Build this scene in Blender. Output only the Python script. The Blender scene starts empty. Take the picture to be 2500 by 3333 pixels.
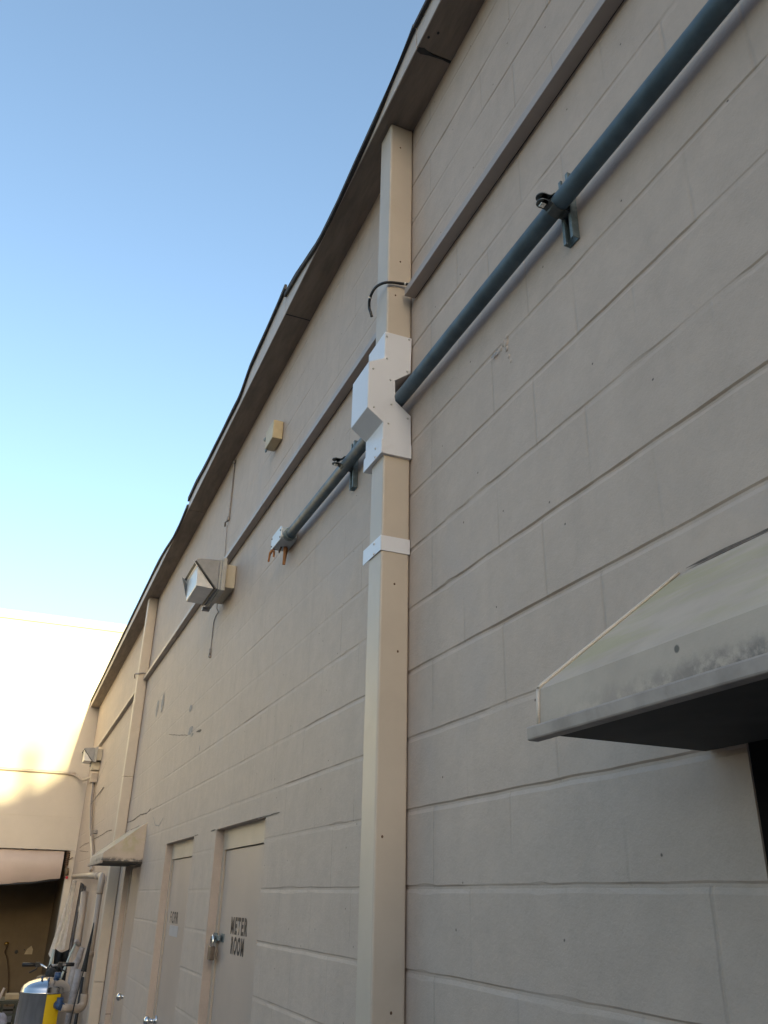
import bpy, bmesh, math, random
from mathutils import Vector, Matrix, noise
random.seed(7)
R = math.radians
sc = bpy.context.scene
C = sc.collection

# ------------------------------------------------------------------ camera
cam = bpy.data.cameras.new('camera')
cam_o = bpy.data.objects.new('camera', cam)
C.objects.link(cam_o)
cr = Vector((0.92188314, -0.38692304, 0.02054359))
cu = Vector((-0.18051072, -0.38196104, 0.90637831))
cf = Vector((0.3428518, 0.83928322, 0.4219672))
m = Matrix.Identity(4)
for i in range(3):
    m[i][0] = cr[i]; m[i][1] = cu[i]; m[i][2] = -cf[i]
m[0][3], m[1][3], m[2][3] = -1.0479, 0.0, 1.7968
cam_o.matrix_world = m
cam.sensor_fit = 'VERTICAL'
cam.sensor_height = 36.0
cam.lens = 2715.95 / 3333 * 36.0
cam.clip_start = 0.05
cam.clip_end = 2000
sc.camera = cam_o

# ------------------------------------------------------------------ light
SUN_EL = R(8.0)
SX = -0.0242                       # sideways drift of the sunlight per metre along the alley
w = bpy.data.worlds.new('World')
sc.world = w
w.use_nodes = True
nt = w.node_tree
bg = nt.nodes['Background']
sky = nt.nodes.new('ShaderNodeTexSky')
sky.sky_type = 'NISHITA'
sky.sun_disc = False
sky.sun_elevation = SUN_EL
sky.sun_rotation = R(180 - 1.4)
sky.air_density = 1.0
sky.dust_density = 3.0
sky.ozone_density = 1.5
nt.links.new(sky.outputs[0], bg.inputs[0])
bg.inputs[1].default_value = 0.10
sun = bpy.data.lights.new('sun', 'SUN')
sun.energy = 2.15
sun.angle = R(0.53)
sun.color = (1.0, 0.86, 0.46)
sun_o = bpy.data.objects.new('sun', sun)
C.objects.link(sun_o)
d = Vector((SX, 1.0, -math.tan(SUN_EL))).normalized()
sun_o.rotation_euler = d.to_track_quat('-Z', 'Y').to_euler()
sun_o.location = (0, -20, 20)
sc.view_settings.view_transform = 'Standard'
sc.view_settings.look = 'None'
sc.view_settings.gamma = 1.0
sc.view_settings.exposure = 2.42
sc.render.engine = 'CYCLES'
sc.cycles.use_denoising = True
sc.cycles.max_bounces = 8

# ------------------------------------------------------------------ materials
def nodes_of(name):
    mt = bpy.data.materials.new(name)
    mt.use_nodes = True
    t = mt.node_tree
    return mt, t, t.nodes['Principled BSDF']

def N(t, kind, **kw):
    n = t.nodes.new(kind)
    for k, v in kw.items():
        setattr(n, k, v)
    return n

def math_n(t, op, a, b=None, c=None):
    n = N(t, 'ShaderNodeMath', operation=op)
    for i, v in enumerate((a, b, c)):
        if v is None: continue
        if hasattr(v, 'links'): t.links.new(v, n.inputs[i])
        else: n.inputs[i].default_value = v
    return n.outputs[0]

def rgb_mix(t, fac, a, b, blend='MIX'):
    n = N(t, 'ShaderNodeMix', data_type='RGBA', blend_type=blend)
    for i, v in ((0, fac), (6, a), (7, b)):
        if hasattr(v, 'links'): t.links.new(v, n.inputs[i])
        else: n.inputs[i].default_value = v if i == 0 else (*v, 1)
    return n.outputs[2]

def ramp(t, src, lo, hi, a=0.0, b=1.0):
    n = N(t, 'ShaderNodeMapRange', interpolation_type='SMOOTHSTEP')
    t.links.new(src, n.inputs[0])
    n.inputs[1].default_value = lo; n.inputs[2].default_value = hi
    n.inputs[3].default_value = a; n.inputs[4].default_value = b
    return n.outputs[0]

def noise_n(t, vec, scale, detail=4, rough=0.55, dist=0.0):
    n = N(t, 'ShaderNodeTexNoise')
    n.inputs['Scale'].default_value = scale
    n.inputs['Detail'].default_value = detail
    n.inputs['Roughness'].default_value = rough
    n.inputs['Distortion'].default_value = dist
    if vec is not None: t.links.new(vec, n.inputs['Vector'])
    return n.outputs[0]

def bump(t, b, h, strength, dist):
    n = N(t, 'ShaderNodeBump')
    n.inputs['Strength'].default_value = strength
    n.inputs['Distance'].default_value = dist
    t.links.new(h, n.inputs['Height'])
    t.links.new(n.outputs[0], b.inputs['Normal'])
    return n

def mat(name, col, rough=0.6, metal=0.0, var=0.12, scale=9.0, bmp=0.0, bscale=120.0, dirt=None, dirt_amt=0.0, dirt_scale=4.0, spec=0.5, rvar=0.0):
    mt, t, b = nodes_of(name)
    tc = N(t, 'ShaderNodeTexCoord')
    o = tc.outputs['Object']
    nz = noise_n(t, o, scale, 6, 0.6)
    f = ramp(t, nz, 0.3, 0.7, 1 - var, 1 + var)
    mul = N(t, 'ShaderNodeVectorMath', operation='SCALE')
    mul.inputs[0].default_value = col
    t.links.new(f, mul.inputs['Scale'])
    out = mul.outputs[0]
    if dirt:
        dn = noise_n(t, o, dirt_scale, 8, 0.65, 0.4)
        out = rgb_mix(t, ramp(t, dn, 0.52, 0.75, 0, dirt_amt), out, dirt)
    t.links.new(out, b.inputs['Base Color'])
    b.inputs['Roughness'].default_value = rough
    if rvar:
        t.links.new(ramp(t, noise_n(t, o, scale * 2.3, 5), 0.3, 0.7, rough - rvar, rough + rvar), b.inputs['Roughness'])
    b.inputs['Metallic'].default_value = metal
    b.inputs['Specular IOR Level'].default_value = spec
    if bmp:
        bump(t, b, noise_n(t, o, bscale, 4), bmp, 0.004)
    return mt

def wall_material():
    """painted concrete block: flush vertical joints, grainy face, grime specks and faint runs"""
    mt, t, b = nodes_of('painted_block')
    o = N(t, 'ShaderNodeTexCoord').outputs['Object']
    s = N(t, 'ShaderNodeSeparateXYZ'); t.links.new(o, s.inputs[0])
    X, Y, Z = s.outputs
    wob = noise_n(t, o, 14, 3)
    u = math_n(t, 'DIVIDE', math_n(t, 'ADD', Y, math_n(t, 'MULTIPLY', math_n(t, 'SUBTRACT', wob, 0.5), 0.006)), 0.4064)
    k = math_n(t, 'FLOOR', math_n(t, 'DIVIDE', Z, 0.2032))
    off = math_n(t, 'MULTIPLY', math_n(t, 'MODULO', math_n(t, 'ADD', k, 1.0), 2.0), 0.5)
    fr = math_n(t, 'FRACT', math_n(t, 'ADD', math_n(t, 'ADD', u, off), 0.48))
    dist = math_n(t, 'MULTIPLY', math_n(t, 'ABSOLUTE', math_n(t, 'SUBTRACT', fr, 0.5)), 0.4064)
    joint = ramp(t, dist, 0.0015, 0.0075, 1, 0)
    seen = ramp(t, noise_n(t, o, 1.9, 2), 0.36, 0.6)
    joint = math_n(t, 'MULTIPLY', joint, seen)
    # colour
    big = ramp(t, noise_n(t, o, 0.55, 4, 0.6), 0.3, 0.7, 0.95, 1.05)
    mid = ramp(t, noise_n(t, o, 9.0, 8, 0.75), 0.3, 0.7, 0.935, 1.06)
    mps = N(t, 'ShaderNodeMapping'); t.links.new(o, mps.inputs[0]); mps.inputs['Scale'].default_value = (1, 9.0, 0.5)
    run = ramp(t, noise_n(t, mps.outputs[0], 1.0, 5, 0.6), 0.55, 0.8, 1.0, 0.93)
    f = math_n(t, 'MULTIPLY', math_n(t, 'MULTIPLY', big, mid), run)
    sc_ = N(t, 'ShaderNodeVectorMath', operation='SCALE'); sc_.inputs[0].default_value = (0.477, 0.386, 0.322)
    t.links.new(f, sc_.inputs['Scale'])
    col = rgb_mix(t, math_n(t, 'MULTIPLY', joint, 0.16), sc_.outputs[0], (0.20, 0.17, 0.145))
    # greyer touch-up patches of older paint
    pt = ramp(t, noise_n(t, o, 1.3, 3, 0.5, 0.6), 0.60, 0.66, 0, 0.35)
    col = rgb_mix(t, pt, col, (0.44, 0.375, 0.34))
    # dark specks
    v = N(t, 'ShaderNodeTexVoronoi', voronoi_dimensions='2D'); v.inputs['Scale'].default_value = 5.0
    yz = N(t, 'ShaderNodeCombineXYZ'); t.links.new(Y, yz.inputs[0]); t.links.new(Z, yz.inputs[1]); t.links.new(yz.outputs[0], v.inputs['Vector'])
    near = ramp(t, math_n(t, 'ADD', v.outputs['Distance'], math_n(t, 'MULTIPLY', noise_n(t, o, 120, 3), 0.02)), 0.016, 0.030, 1, 0)
    rare = ramp(t, math_n(t, 'FRACT', math_n(t, 'MULTIPLY', v.outputs['Color'], 7.31)), 0.6, 0.61)
    col = rgb_mix(t, math_n(t, 'MULTIPLY', math_n(t, 'MULTIPLY', near, rare), 0.85), col, (0.05, 0.04, 0.035))
    t.links.new(col, b.inputs['Base Color'])
    b.inputs['Roughness'].default_value = 0.62
    b.inputs['Specular IOR Level'].default_value = 0.35
    fine = noise_n(t, o, 160, 5, 0.7)
    pores = noise_n(t, o, 42, 5, 0.7)
    h = math_n(t, 'ADD', math_n(t, 'MULTIPLY', fine, 0.25), math_n(t, 'MULTIPLY', pores, 0.5))
    h = math_n(t, 'SUBTRACT', h, math_n(t, 'MULTIPLY', joint, 0.5))
    bump(t, b, h, 0.75, 0.004)
    return mt

def canopy_material():
    """cream painted stucco, green algae on the slope and black mould along the foot of the fascia"""
    mt, t, b = nodes_of('canopy_stucco')
    o = N(t, 'ShaderNodeTexCoord').outputs['Object']
    s = N(t, 'ShaderNodeSeparateXYZ'); t.links.new(o, s.inputs[0])
    mp = N(t, 'ShaderNodeMapping'); t.links.new(o, mp.inputs[0]); mp.inputs['Scale'].default_value = (6, 1.6, 6)
    n1 = noise_n(t, mp.outputs[0], 1.6, 6, 0.6, 0.3)
    n2 = noise_n(t, o, 26, 8, 0.7)
    algae = math_n(t, 'MULTIPLY', ramp(t, n1, 0.42, 0.62), ramp(t, s.outputs[2], 0.06, 0.13))
    mould = math_n(t, 'MULTIPLY', ramp(t, n2, 0.36, 0.56), math_n(t, 'MULTIPLY', ramp(t, s.outputs[1], -0.62, -0.05, 1.0, 0.15), ramp(t, math_n(t, 'ADD', s.outputs[2], math_n(t, 'MULTIPLY', noise_n(t, o, 14, 6, 0.7), 0.05)), 0.050, 0.078, 1, 0)))
    base = rgb_mix(t, ramp(t, noise_n(t, o, 8, 6), 0.3, 0.7), (0.50, 0.415, 0.335), (0.42, 0.345, 0.28))
    c1 = rgb_mix(t, math_n(t, 'MULTIPLY', algae, 0.55), base, (0.37, 0.34, 0.17))
    v = N(t, 'ShaderNodeTexVoronoi'); v.inputs['Scale'].default_value = 11.0; t.links.new(o, v.inputs['Vector'])
    spk = math_n(t, 'MULTIPLY', ramp(t, math_n(t, 'ADD', v.outputs['Distance'], math_n(t, 'MULTIPLY', n2, 0.06)), 0.065, 0.095, 1, 0), ramp(t, math_n(t, 'FRACT', math_n(t, 'MULTIPLY', v.outputs['Color'], 5.7)), 0.7, 0.71))
    c2 = rgb_mix(t, math_n(t, 'MULTIPLY', spk, 0.8), c1, (0.05, 0.05, 0.045))
    c3 = rgb_mix(t, math_n(t, 'MULTIPLY', mould, 0.85), c2, (0.06, 0.06, 0.065))
    t.links.new(c3, b.inputs['Base Color'])
    b.inputs['Roughness'].default_value = 0.7
    bump(t, b, noise_n(t, o, 90, 5, 0.7), 0.2, 0.003)
    return mt

def far_wall_material():
    mt, t, b = nodes_of('cream_plaster')
    o = N(t, 'ShaderNodeTexCoord').outputs['Object']
    f = ramp(t, noise_n(t, o, 1.2, 6, 0.65), 0.3, 0.7, 0.94, 1.05)
    sc_ = N(t, 'ShaderNodeVectorMath', operation='SCALE'); sc_.inputs[0].default_value = (0.52, 0.47, 0.41)
    t.links.new(f, sc_.inputs['Scale'])
    t.links.new(sc_.outputs[0], b.inputs['Base Color'])
    b.inputs['Roughness'].default_value = 0.7
    bump(t, b, noise_n(t, o, 60, 5, 0.7), 0.2, 0.004)
    return mt

def soffit_material():
    mt, t, b = nodes_of('weathered_soffit')
    o = N(t, 'ShaderNodeTexCoord').outputs['Object']
    mp = N(t, 'ShaderNodeMapping'); t.links.new(o, mp.inputs[0]); mp.inputs['Scale'].default_value = (14, 2.0, 14)
    f = ramp(t, noise_n(t, mp.outputs[0], 1.5, 7, 0.65), 0.25, 0.75, 0.72, 1.15)
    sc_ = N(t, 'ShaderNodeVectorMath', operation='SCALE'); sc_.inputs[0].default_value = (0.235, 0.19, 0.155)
    t.links.new(f, sc_.inputs['Scale'])
    t.links.new(sc_.outputs[0], b.inputs['Base Color'])
    b.inputs['Roughness'].default_value = 0.75
    bump(t, b, noise_n(t, o, 40, 5, 0.7), 0.2, 0.004)
    return mt

WALL = wall_material()
FARW = far_wall_material()
CANOPY = canopy_material()
SOFFIT = soffit_material()
TRIM = mat('painted_trim', (0.36, 0.305, 0.275), 0.42, var=0.05, scale=5, bmp=0.06, dirt=(0.30, 0.24, 0.18), dirt_amt=0.25, dirt_scale=3)
SPOUT = mat('cream_sheet_metal', (0.505, 0.435, 0.36), 0.45, var=0.05, scale=4, bmp=0.03, bscale=30, dirt=(0.33, 0.25, 0.16), dirt_amt=0.3, dirt_scale=2.5)
FASCIA = mat('fascia_paint', (0.47, 0.41, 0.36), 0.5, var=0.08, scale=8, bmp=0.1, bscale=50, dirt=(0.2, 0.17, 0.14), dirt_amt=0.4)
ROOFING = mat('roofing_felt', (0.045, 0.042, 0.042), 0.85, var=0.3, scale=20, bmp=0.4, bscale=150)
WHITE = mat('white_sheet_metal', (0.68, 0.68, 0.71), 0.28, var=0.03, scale=3, bmp=0.05, bscale=9, dirt=(0.48, 0.46, 0.45), dirt_amt=0.3, dirt_scale=7)
PIPE = mat('weathered_conduit', (0.082, 0.122, 0.155), 0.5, metal=0.0, var=0.18, scale=12, rvar=0.08, spec=0.3)
GALV = mat('galvanised_steel', (0.17, 0.21, 0.22), 0.5, metal=0.5, var=0.22, scale=40, rvar=0.12)
RIVET = mat('painted_rivet', (0.5, 0.49, 0.48), 0.4, var=0.05)
ZINC = mat('bright_zinc', (0.7, 0.7, 0.68), 0.25, metal=1.0, var=0.1, scale=30)
CLAMP = mat('dark_strut_clamp', (0.10, 0.11, 0.11), 0.45, metal=0.6, var=0.2, scale=30)
BOXGREY = mat('grey_cast_box', (0.42, 0.47, 0.51), 0.42, metal=0.1, var=0.06, scale=15)
BOXLID = mat('pale_box_lid', (0.60, 0.63, 0.66), 0.38, var=0.05, scale=15)
ORANGE = mat('orange_plastic', (0.34, 0.13, 0.03), 0.5, var=0.15, scale=60)
YBOX = mat('yellowed_plastic', (0.52, 0.42, 0.26), 0.5, var=0.05, scale=20)
BRONZE = mat('grey_lamp_housing', (0.23, 0.235, 0.25), 0.5, metal=0.2, var=0.1, scale=20)
FLANGE = mat('pale_lamp_flange', (0.36, 0.35, 0.33), 0.5, var=0.08, scale=20)
LENSM = mat('frosted_lens', (0.6, 0.6, 0.6), 0.25, var=0.06, scale=12, bmp=0.25, bscale=180)
DARKM = mat('dark_metal', (0.03, 0.032, 0.035), 0.5, metal=0.4, var=0.2)
DOORM = mat('door_paint', (0.425, 0.34, 0.285), 0.45, var=0.05, scale=2.2, bmp=0.03, bscale=40, dirt=(0.35, 0.31, 0.28), dirt_amt=0.4, dirt_scale=1.4)
FRAMEM = mat('door_frame_paint', (0.46, 0.38, 0.30), 0.45, var=0.06, scale=4, dirt=(0.28, 0.2, 0.14), dirt_amt=0.35, dirt_scale=6)
BLACK = mat('black_lettering', (0.015, 0.015, 0.022), 0.45, var=0.1)
STICK = mat('white_sticker', (0.42, 0.405, 0.41), 0.4, var=0.05)
CHROME = mat('worn_chrome', (0.72, 0.72, 0.72), 0.14, metal=1.0, var=0.1)
BRASSB = mat('brown_lock_body', (0.16, 0.12, 0.09), 0.45, metal=0.4, var=0.2, scale=40)
RUBBER = mat('black_cable', (0.012, 0.012, 0.014), 0.45, var=0.2)
TIE = mat('white_cable_tie', (0.6, 0.58, 0.55), 0.4)
WIRE = mat('grey_wire', (0.27, 0.24, 0.22), 0.6, var=0.1)
PVC = mat('cream_pvc', (0.36, 0.305, 0.26), 0.38, var=0.05, scale=8, dirt=(0.3, 0.24, 0.18), dirt_amt=0.3)
CRACK = mat('dark_crack', (0.13, 0.105, 0.085), 0.8, var=0.3, scale=40)
STAIN = mat('grey_stain', (0.29, 0.27, 0.26), 0.7, var=0.3, scale=30)
STEEL = mat('brushed_steel', (0.55, 0.56, 0.58), 0.13, metal=1.0, var=0.05, scale=3, rvar=0.04)
YELLOW = mat('yellow_label', (0.62, 0.42, 0.005), 0.4, var=0.06)
BLUEM = mat('blue_fitting', (0.02, 0.06, 0.16), 0.4, var=0.2)
CLOTH = mat('white_canvas', (0.78, 0.77, 0.77), 0.8, var=0.08, scale=20, dirt=(0.35, 0.3, 0.26), dirt_amt=0.4)
DARKCLOTH = mat('black_cloth', (0.018, 0.021, 0.025), 0.85, var=0.3, scale=20, bmp=0.5, bscale=30)
GREYTARP = mat('grey_tarpaulin', (0.27, 0.26, 0.27), 0.6, var=0.2, scale=16, bmp=0.3, bscale=40)
TEAL = mat('pale_teal_pole', (0.36, 0.42, 0.42), 0.5, var=0.1)
RUST = mat('rusty_steel', (0.13, 0.075, 0.045), 0.8, metal=0.2, var=0.35, scale=60)
SHUTTER = mat('shutter_paint', (0.45, 0.37, 0.34), 0.5, var=0.05, scale=3, dirt=(0.4, 0.34, 0.3), dirt_amt=0.3, dirt_scale=2)
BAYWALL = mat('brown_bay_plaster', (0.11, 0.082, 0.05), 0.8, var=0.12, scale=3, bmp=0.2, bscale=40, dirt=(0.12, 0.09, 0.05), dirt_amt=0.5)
PALEPATCH = mat('bare_plaster', (0.32, 0.27, 0.19), 0.8, var=0.1)
BRASS = mat('polished_brass', (0.75, 0.50, 0.14), 0.16, metal=1.0, var=0.1)
HOSE = mat('brown_hose', (0.05, 0.03, 0.014), 0.6, var=0.2)
REDB = mat('red_plastic', (0.5, 0.03, 0.05), 0.3, var=0.1)
CARD = mat('cardboard', (0.36, 0.28, 0.17), 0.8, var=0.12, scale=12)
CRATE = mat('dark_green_crate', (0.035, 0.04, 0.03), 0.6, var=0.2)
PLASTIC = mat('milky_plastic', (0.42, 0.44, 0.55), 0.3, var=0.2, scale=20, bmp=0.6, bscale=25)
WOOD = mat('weathered_wood', (0.40, 0.34, 0.29), 0.75, var=0.2, scale=20)
INSIDE = mat('unlit_interior', (0.03, 0.028, 0.024), 0.9, var=0.2)  # near-black colour carries the darkness of the unlit doorway
CONC = mat('alley_concrete', (0.17, 0.17, 0.17), 0.85, var=0.2, scale=1.5, bmp=0.4, bscale=60, dirt=(0.09, 0.085, 0.08), dirt_amt=0.6, dirt_scale=1.2)
BRICKM = mat('dull_brick', (0.20, 0.14, 0.11), 0.8, var=0.15, scale=5, bmp=0.3, bscale=60)

# ------------------------------------------------------------------ mesh helpers
class MB:
    def __init__(self):
        self.bm = bmesh.new()
    def v(self, p):
        return self.bm.verts.new(p)
    def face(self, pts):
        return self.bm.faces.new([self.v(p) for p in pts])
    def box(self, x0, x1, y0, y1, z0, z1, bev=0.0):
        g = bmesh.ops.create_cube(self.bm, size=1.0)
        vs = g['verts']
        for v in vs:
            v.co = Vector((x0 + (v.co.x + .5) * (x1 - x0), y0 + (v.co.y + .5) * (y1 - y0), z0 + (v.co.z + .5) * (z1 - z0)))
        if bev:
            es = list({e for v in vs for e in v.link_edges})
            bmesh.ops.bevel(self.bm, geom=es, offset=bev, segments=2, affect='EDGES', profile=0.5)
        return self
    def prism(self, poly, axis, a, b, bev=0.0):
        """extrude a 2-D outline along axis (0 x, 1 y, 2 z); the outline uses the two other axes in order"""
        def P(p, c):
            q = list(p); q.insert(axis, c); return q
        lo = [self.v(P(p, a)) for p in poly]; hi = [self.v(P(p, b)) for p in poly]
        fs = [self.bm.faces.new(lo), self.bm.faces.new(list(reversed(hi)))]
        n = len(poly)
        for i in range(n):
            fs.append(self.bm.faces.new([lo[i], hi[i], hi[(i + 1) % n], lo[(i + 1) % n]]))
        bmesh.ops.recalc_face_normals(self.bm, faces=fs)
        if bev:
            es = list({e for f in fs for e in f.edges})
            bmesh.ops.bevel(self.bm, geom=es, offset=bev, segments=2, affect='EDGES', profile=0.5)
        return self
    def tube(self, pts, r, seg=14, caps=True, smooth_n=0):
        pts = [Vector(p) for p in pts]
        if smooth_n:
            pts = spline(pts, smooth_n)
        rs = r if isinstance(r, (list, tuple)) else [r] * len(pts)
        if len(rs) != len(pts):
            a, b_ = rs[0], rs[-1]
            rs = [a + (b_ - a) * i / (len(pts) - 1) for i in range(len(pts))]
        t0 = (pts[1] - pts[0]).normalized()
        up = Vector((0, 0, 1)) if abs(t0.z) < 0.9 else Vector((1, 0, 0))
        nx = t0.cross(up).normalized(); rings = []
        for i, p in enumerate(pts):
            t = (pts[min(i + 1, len(pts) - 1)] - pts[max(i - 1, 0)]).normalized()
            nx = (nx - t * nx.dot(t)).normalized(); ny = t.cross(nx)
            rings.append([self.v(p + nx * rs[i] * math.cos(2 * math.pi * k / seg) + ny * rs[i] * math.sin(2 * math.pi * k / seg)) for k in range(seg)])
        for a, b_ in zip(rings, rings[1:]):
            for k in range(seg):
                f = self.bm.faces.new([a[k], a[(k + 1) % seg], b_[(k + 1) % seg], b_[k]]); f.smooth = True
        if caps:
            self.bm.faces.new(list(reversed(rings[0]))); self.bm.faces.new(rings[-1])
        return self
    def lathe(self, prof, cx, cy, seg=32, a0=0.0, a1=2 * math.pi):
        full = abs(a1 - a0 - 2 * math.pi) < 1e-6
        n = seg if full else seg + 1
        rings = [[self.v((cx + r * math.cos(a0 + (a1 - a0) * k / seg), cy + r * math.sin(a0 + (a1 - a0) * k / seg), z)) for k in range(n)] for r, z in prof]
        for a, b_ in zip(rings, rings[1:]):
            for k in range(seg if full else seg):
                j = (k + 1) % n
                if not full and k + 1 >= n: continue
                f = self.bm.faces.new([a[k], a[j], b_[j], b_[k]]); f.smooth = True
        return self
    def ball(self, c, r, seg=14, sz=(1, 1, 1)):
        g = bmesh.ops.create_uvsphere(self.bm, u_segments=seg, v_segments=max(6, seg // 2), radius=r)
        for v in g['verts']:
            v.co = Vector((c[0] + v.co.x * sz[0], c[1] + v.co.y * sz[1], c[2] + v.co.z * sz[2]))
            for f in v.link_faces: f.smooth = True
        return self
    def ring(self, c, rad, r, axis, seg=28, sub=8):
        pts = []
        for k in range(seg + 1):
            a = 2 * math.pi * k / seg
            q = [rad * math.cos(a), rad * math.sin(a)]; q.insert(axis, 0)
            pts.append((c[0] + q[0], c[1] + q[1], c[2] + q[2]))
        return self.tube(pts, r, sub, caps=False)
    def done(self):
        me = bpy.data.meshes.new('m')
        self.bm.to_mesh(me); self.bm.free()
        return me

def spline(p, n):
    out = []
    for i in range(len(p) - 1):
        p0, p1, p2, p3 = p[max(i - 1, 0)], p[i], p[i + 1], p[min(i + 2, len(p) - 1)]
        for k in range(n):
            t = k / n
            out.append(0.5 * ((2 * p1) + (-p0 + p2) * t + (2 * p0 - 5 * p1 + 4 * p2 - p3) * t * t + (-p0 + 3 * p1 - 3 * p2 + p3) * t ** 3))
    out.append(p[-1])
    return out

BASE = {}
def thing(name, label, cat, loc, group=None):
    o = bpy.data.objects.new(name, None); C.objects.link(o)
    o.location = loc; o.empty_display_size = 0.1
    o['label'] = label; o['category'] = cat
    if group: o['group'] = group
    BASE[o] = Vector(loc)
    return o

def part(name, mb, mt, parent, label=None):
    """one mesh under its thing (or under a part); geometry is given in world coordinates"""
    me = mb.done()
    base = BASE[parent]
    me.transform(Matrix.Translation(-base))
    o = bpy.data.objects.new(name, me); C.objects.link(o)
    me.name = name
    me.materials.append(mt)
    o.parent = parent
    BASE[o] = base
    if label: o['label'] = label
    return o

def pieces(name, mb, mt, parent):
    """every loose piece of the mesh becomes a part of its own"""
    bm = mb.bm; left = set(bm.verts); isl = []
    while left:
        st_ = [left.pop()]; grp = set(st_)
        while st_:
            for e in st_.pop().link_edges:
                for v in e.verts:
                    if v in left: left.discard(v); grp.add(v); st_.append(v)
        isl.append(grp)
    for grp in isl:
        k = MB(); mp = {v: k.bm.verts.new(v.co) for v in grp}
        for f in {f for v in grp for f in v.link_faces}:
            k.bm.faces.new([mp[v] for v in f.verts]).smooth = f.smooth
        part(name, k, mt, parent)
    bm.free()

def solo(name, mb, mt, label, cat, loc, group=None):
    """a thing that is one mesh"""
    me = mb.done(); me.transform(Matrix.Translation(-Vector(loc))); me.name = name
    me.materials.append(mt)
    o = bpy.data.objects.new(name, me); C.objects.link(o); o.location = loc
    o['label'] = label; o['category'] = cat
    if group: o['group'] = group
    BASE[o] = Vector(loc)
    return o

def structure(name, mb, mt):
    me = mb.done(); me.name = name; me.materials.append(mt)
    o = bpy.data.objects.new(name, me); C.objects.link(o); o['kind'] = 'structure'
    return o

def copy_tree(o, loc, label=None):
    c = o.copy(); C.objects.link(c)
    if loc is not None: c.location = loc
    if label: c['label'] = label
    def rec(src, dst):
        for ch in src.children:
            k = ch.copy(); C.objects.link(k); k.parent = dst; rec(ch, k)
    rec(o, c)
    return c

# ------------------------------------------------------------------ ground
g = MB(); g.face([(-400, -400, 0), (400, -400, 0), (400, 400, 0), (-400, 400, 0)])
structure('ground', g, CONC)

# ------------------------------------------------------------------ the long block building on the right
CO = 0.2032                      # one course of block
HEAD = 2.134
TOP = 4.787                      # underside of the soffit
YF = 15.7                        # face of the building at the end of the alley
OPEN = [(-1.25, 1.027, 0.0, HEAD), (3.89, 4.915, 0.0, HEAD), (5.545, 6.56, 0.0, HEAD), (7.72, 8.745, 0.0, HEAD)]
bld = thing('block_building', 'long beige painted concrete block building running down the right side of the alley', 'building', (0, 5, 0))

def wall_mesh():
    zs = [(0.0, 0, 0), (HEAD, 0, 0)]
    for k in range(1, 24):
        z = k * CO
        if abs(z - HEAD) < 0.012: continue
        zs += [(z + 0.0075, 0, k), (z + 0.0035, 1, k), (z - 0.0025, 1, k), (z - 0.0125, 0, k)]
    zs.append((TOP + 0.10, 0, 0))
    zs.sort()
    ys = set()
    y = -4.0
    while y < YF:
        ys.add(round(y, 4)); y += 0.045 if -0.2 < y < 6.6 else 0.11
    for a, b, _, _ in OPEN: ys |= {a, b}
    ys.add(YF + 0.3)
    ys = sorted(ys)
    bm = bmesh.new()
    grid = []
    for (z, inn, k) in zs:
        row = []
        for y in ys:
            x = 0.0; zz = z
            if k:
                wob = noise.noise((y * 1.7, k * 3.1, 0.0)) * 0.0022 + noise.noise((y * 9.0, k * 5.3, 4.0)) * 0.0018
                zz = z + wob
                if inn:
                    dep = 0.0048 * (0.85 + 0.6 * noise.noise((y * 2.3, k * 7.7, 9.0)) + 0.55 * noise.noise((y * 11.0, k * 2.9, 2.0)))
                    fill = noise.noise((y * 0.9, k * 13.7, 17.0))
                    if fill > 0.28: dep *= 0.45
                    if k > 13: dep *= 0.6
                    dep *= 1.0 if y < 2.4 else (0.6 if y < 4.5 else 0.33)
                    if noise.noise((y * 0.7, k * 9.1, 41.0)) > 0.1 and y > 3: dep *= 0.35
                    if k in (10, 11) and 3.6 < y < 7.7: dep *= 0.3
                    if k == 12 and 3.9 < y < 6.3: dep *= 0.8
                    x = max(dep, 0.0006)
                elif noise.noise((y * 6.0, k * 4.4, 31.0)) > 0.42:
                    zz += 0.004 if z > k * CO else -0.004   # chipped arris
            else:
                pass
            x += 0.0016 * noise.noise((y * 1.1, z * 1.3, 3.0))
            row.append(bm.verts.new((x, y, zz)))
        grid.append(row)
    for i in range(len(zs) - 1):
        zc = (zs[i][0] + zs[i + 1][0]) / 2
        for j in range(len(ys) - 1):
            yc = (ys[j] + ys[j + 1]) / 2
            if any(a < yc < b and z0 < zc < z1 for a, b, z0, z1 in OPEN): continue
            f = bm.faces.new([grid[i][j], grid[i + 1][j], grid[i + 1][j + 1], grid[i][j + 1]])
    loose = [v for v in bm.verts if not v.link_faces]
    bmesh.ops.delete(bm, geom=loose, context='VERTS')
    # returns of the openings
    def q(*p): bm.faces.new([bm.verts.new(v) for v in p])
    for a, b, z0, z1 in OPEN:
        e = 0.004 if a < 0 else 0.19
        q((0, b, 0), (0, b, z1), (e, b, z1), (e, b, 0))
        q((0, a, 0), (e, a, 0), (e, a, z1), (0, a, z1))
        q((0, a, z1), (e, a, z1), (e, b, z1), (0, b, z1))
    # the rest of the shell
    q((0, -4, 0), (0, -4, TOP), (8, -4, TOP), (8, -4, 0))
    q((8, -4, 0), (8, -4, TOP), (8, YF + .3, TOP), (8, YF + .3, 0))
    q((0.2, -4, 0.01), (8, -4, 0.01), (8, YF + .3, 0.01), (0.2, YF + .3, 0.01))
    mb = MB(); mb.bm.free(); mb.bm = bm
    return mb
part('wall', wall_mesh(), WALL, bld)

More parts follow.
